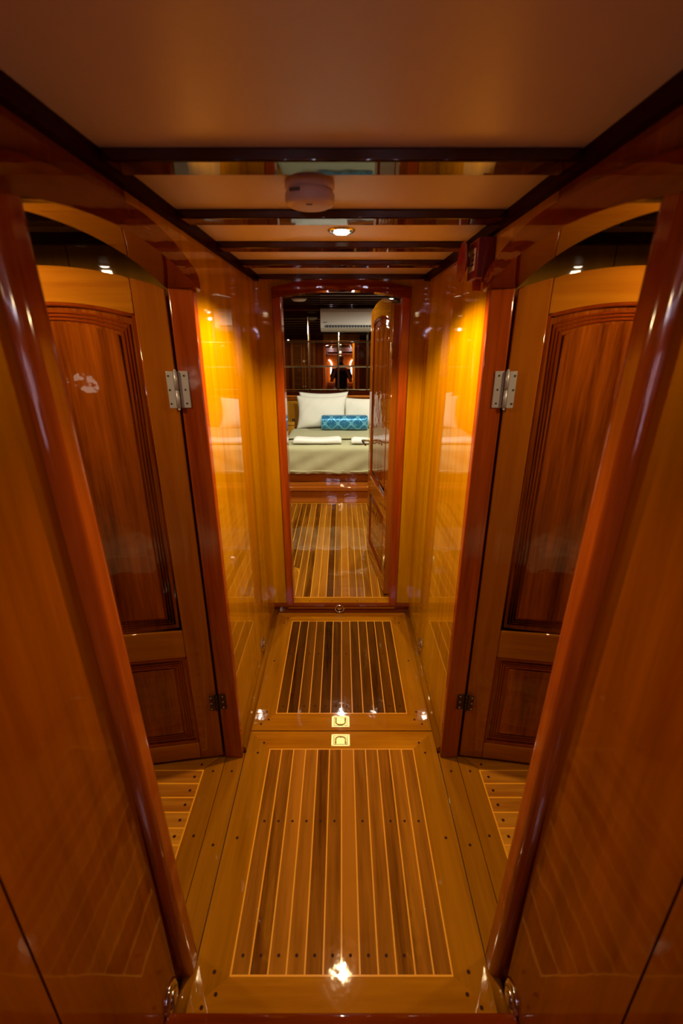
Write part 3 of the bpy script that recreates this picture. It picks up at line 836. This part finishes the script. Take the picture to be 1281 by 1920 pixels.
# ================================================================== BEHIND THE VIEWER (seen in the mirror tiles)
for s in (-1, 1):
    root = empty('wall_lamp', (s * .27, -1.69, 1.22)); tag(root, 'tall curved white strip lamp on the %s of the wall behind the viewer' % ('left' if s < 0 else 'right'), 'wall lamp')
    b = MB(); pts = [(0, .03, z / 10) for z in range(0, 5)] + [(s * .01, .03, .45), (s * .035, .03, .50), (s * .08, .03, .54)]
    b.tube(pts, .013, 'striplamp', 10); b.build('tube', root)
    b = MB(); b.box(-.01, .01, 0, .02, .05, .35, 'chrome'); b.build('bracket', root)
# chest of drawers below the lamps
root = empty('drawer_chest', (0, -1.52, 0)); tag(root, 'dark mahogany chest of drawers behind the viewer, mirrored in the tiles', 'chest of drawers')
b = MB(); b.box(-.36, .36, -.17, .16, 0, 1.16, 'casing', .004); b.build('body', root)
for k in range(5):
    for s in (-1, 1):
        b = MB(); b.box(s * .01, s * .34, .16, .175, .06 + k * .21, .25 + k * .21, 'casing_x', .004); d = b.build('drawer', root)
        b = MB(); b.tube([(s * .12, .175, .17 + k * .21), (s * .13, .195, .17 + k * .21), (s * .22, .195, .17 + k * .21), (s * .23, .175, .17 + k * .21)], .004, 'chrome', 8); b.build('drawer_handle', d)

# the photographer, seen only in the mirror tiles
PY = -.46
def skin(name, joints, edges, mat, parent=None, sub=2):
    me = bpy.data.meshes.new(name); me.from_pydata([j[0] for j in joints], edges, []); o = bpy.data.objects.new(name, me); col.objects.link(o)
    md = o.modifiers.new('skin', 'SKIN'); md.use_smooth_shade = True
    for i, j in enumerate(joints):
        r = j[1]; sv = me.skin_vertices[0].data[i]; sv.radius = r if isinstance(r, tuple) else (r, r)
    me.skin_vertices[0].data[0].use_root = True
    if sub: s_ = o.modifiers.new('sub', 'SUBSURF'); s_.levels = sub; s_.render_levels = sub
    me.materials.append(M[mat])
    if parent: o.parent = parent
    return o
pr = empty('person', (0, PY, 0)); tag(pr, 'person in dark t-shirt holding a camera, standing in the corridor, mirrored in the tiles', 'person')
J = [((0, 0, .98), (.15, .10)), ((0, 0, 1.15), (.13, .095)), ((0, .0, 1.34), (.16, .11)), ((0, -.01, 1.47), (.11, .085)), ((0, .0, 1.53), (.055, .055)), ((0, .015, 1.60), (.06, .065)), ((0, .02, 1.68), (.078, .095)), ((0, .01, 1.77), (.06, .075))]
E = [(0,1),(1,2),(2,3),(3,4),(4,5),(5,6),(6,7)]
for s in (-1, 1):
    k = len(J)
    J += [((s*.17, -.01, 1.43), (.055,.055)), ((s*.24, .03, 1.18), (.042,.042)), ((s*.16, .17, 1.40), (.033,.033)), ((s*.095, .235, 1.50), (.024,.024)), ((s*.088, .262, 1.54), (.030,.018)),
          ((s*.10, 0, .88), (.088,.088)), ((s*.11, .02, .50), (.058,.058)), ((s*.12, -.01, .10), (.042,.042)), ((s*.13, .05, .045), (.042,.040)), ((s*.135, .14, .035), (.036,.03))]
    E += [(3,k),(k,k+1),(k+1,k+2),(k+2,k+3),(k+3,k+4),(0,k+5),(k+5,k+6),(k+6,k+7),(k+7,k+8),(k+8,k+9)]
body = skin('body', J, E, 'skin', pr)
for s in (-1, 1):   # five fingers curled round the camera body
    for q in range(4):
        z = 1.570 - q * .019; r = .008 - .0006 * q
        f = skin('finger', [((s*.088, .262, z - .012), r), ((s*.080, .292, z), r), ((s*.062, .302, z + .001), r*.95), ((s*.048, .300, z), r*.85)], [(0,1),(1,2),(2,3)], 'skin', pr, 1)
    skin('thumb', [((s*.088, .255, 1.55), .010), ((s*.075, .235, 1.572), .010), ((s*.058, .232, 1.585), .009)], [(0,1),(1,2)], 'skin', pr, 1)
T_ = [((0, 0, .84), (.172, .125)), ((0, 0, .98), (.168, .122)), ((0, 0, 1.15), (.148, .11)), ((0, 0, 1.34), (.176, .124)), ((0, -.01, 1.46), (.155, .11)), ((0, -.005, 1.515), (.085, .08))]
ET = [(0,1),(1,2),(2,3),(3,4),(4,5)]
for s in (-1, 1):
    k = len(T_); T_ += [((s*.17, -.01, 1.44), (.082,.082)), ((s*.225, .02, 1.24), (.062,.062))]; ET += [(4,k),(k,k+1)]
skin('t_shirt', T_, ET, 'shirt', pr)
T_ = [((0, 0, 1.03), (.160, .114)), ((0, 0, .92), (.15, .11))]; ET = [(0,1)]
for s in (-1, 1):
    k = len(T_); T_ += [((s*.10, 0, .84), (.10,.10)), ((s*.11, .02, .50), (.075,.075)), ((s*.12, -.005, .09), (.062,.066))]; ET += [(1,k),(k,k+1),(k+1,k+2)]
skin('trousers', T_, ET, 'trouser', pr)
skin('hair', [((0, -.03, 1.66), (.085, .085)), ((0, -.02, 1.74), (.088, .095)), ((0, .0, 1.80), (.06, .07))], [(0,1),(1,2)], 'hair', pr)
skin('nose', [((0, .105, 1.69), .010), ((0, .128, 1.665), .014), ((0, .11, 1.655), .010)], [(0,1),(1,2)], 'skin', pr, 1)
for s in (-1, 1):
    skin('ear', [((s*.08, .01, 1.69), .014), ((s*.085, .005, 1.665), .012)], [(0,1)], 'skin', pr, 1)
    b = MB(); b.lathe([(.001, .012), (.009, .009), (.012, 0), (.009, -.009), (.001, -.012)], (s*.03, .098, 1.69), 'Y', 'black', 12); b.build('eye', pr)
b = MB(); b.box(-.022, .022, .098, .108, 1.628, 1.636, 'casing', .003); b.build('mouth', pr)
cr = empty('handheld_camera', (0, -.16, 1.53)); tag(cr, 'black handheld camera in the person\'s hands, seen in the mirror tiles', 'camera')
b = MB(); b.box(-.065, .065, -.035, .03, 0, .09, 'black', .01, 3); b.box(-.022, .022, -.03, .03, .085, .115, 'black', .008, 3); b.build('camera_body', cr)
b = MB(); b.lathe([(.035, .03), (.036, .07), (.034, .11), (.03, .112), (.028, .10), (.001, .098)], (0, 0, .05), 'Y', 'black', 32); b.build('lens', cr)
b = MB(); b.lathe([(.006, .09), (.006, .096)], (.045, 0, 0), 'Z', 'chrome', 12); b.build('shutter_button', cr)
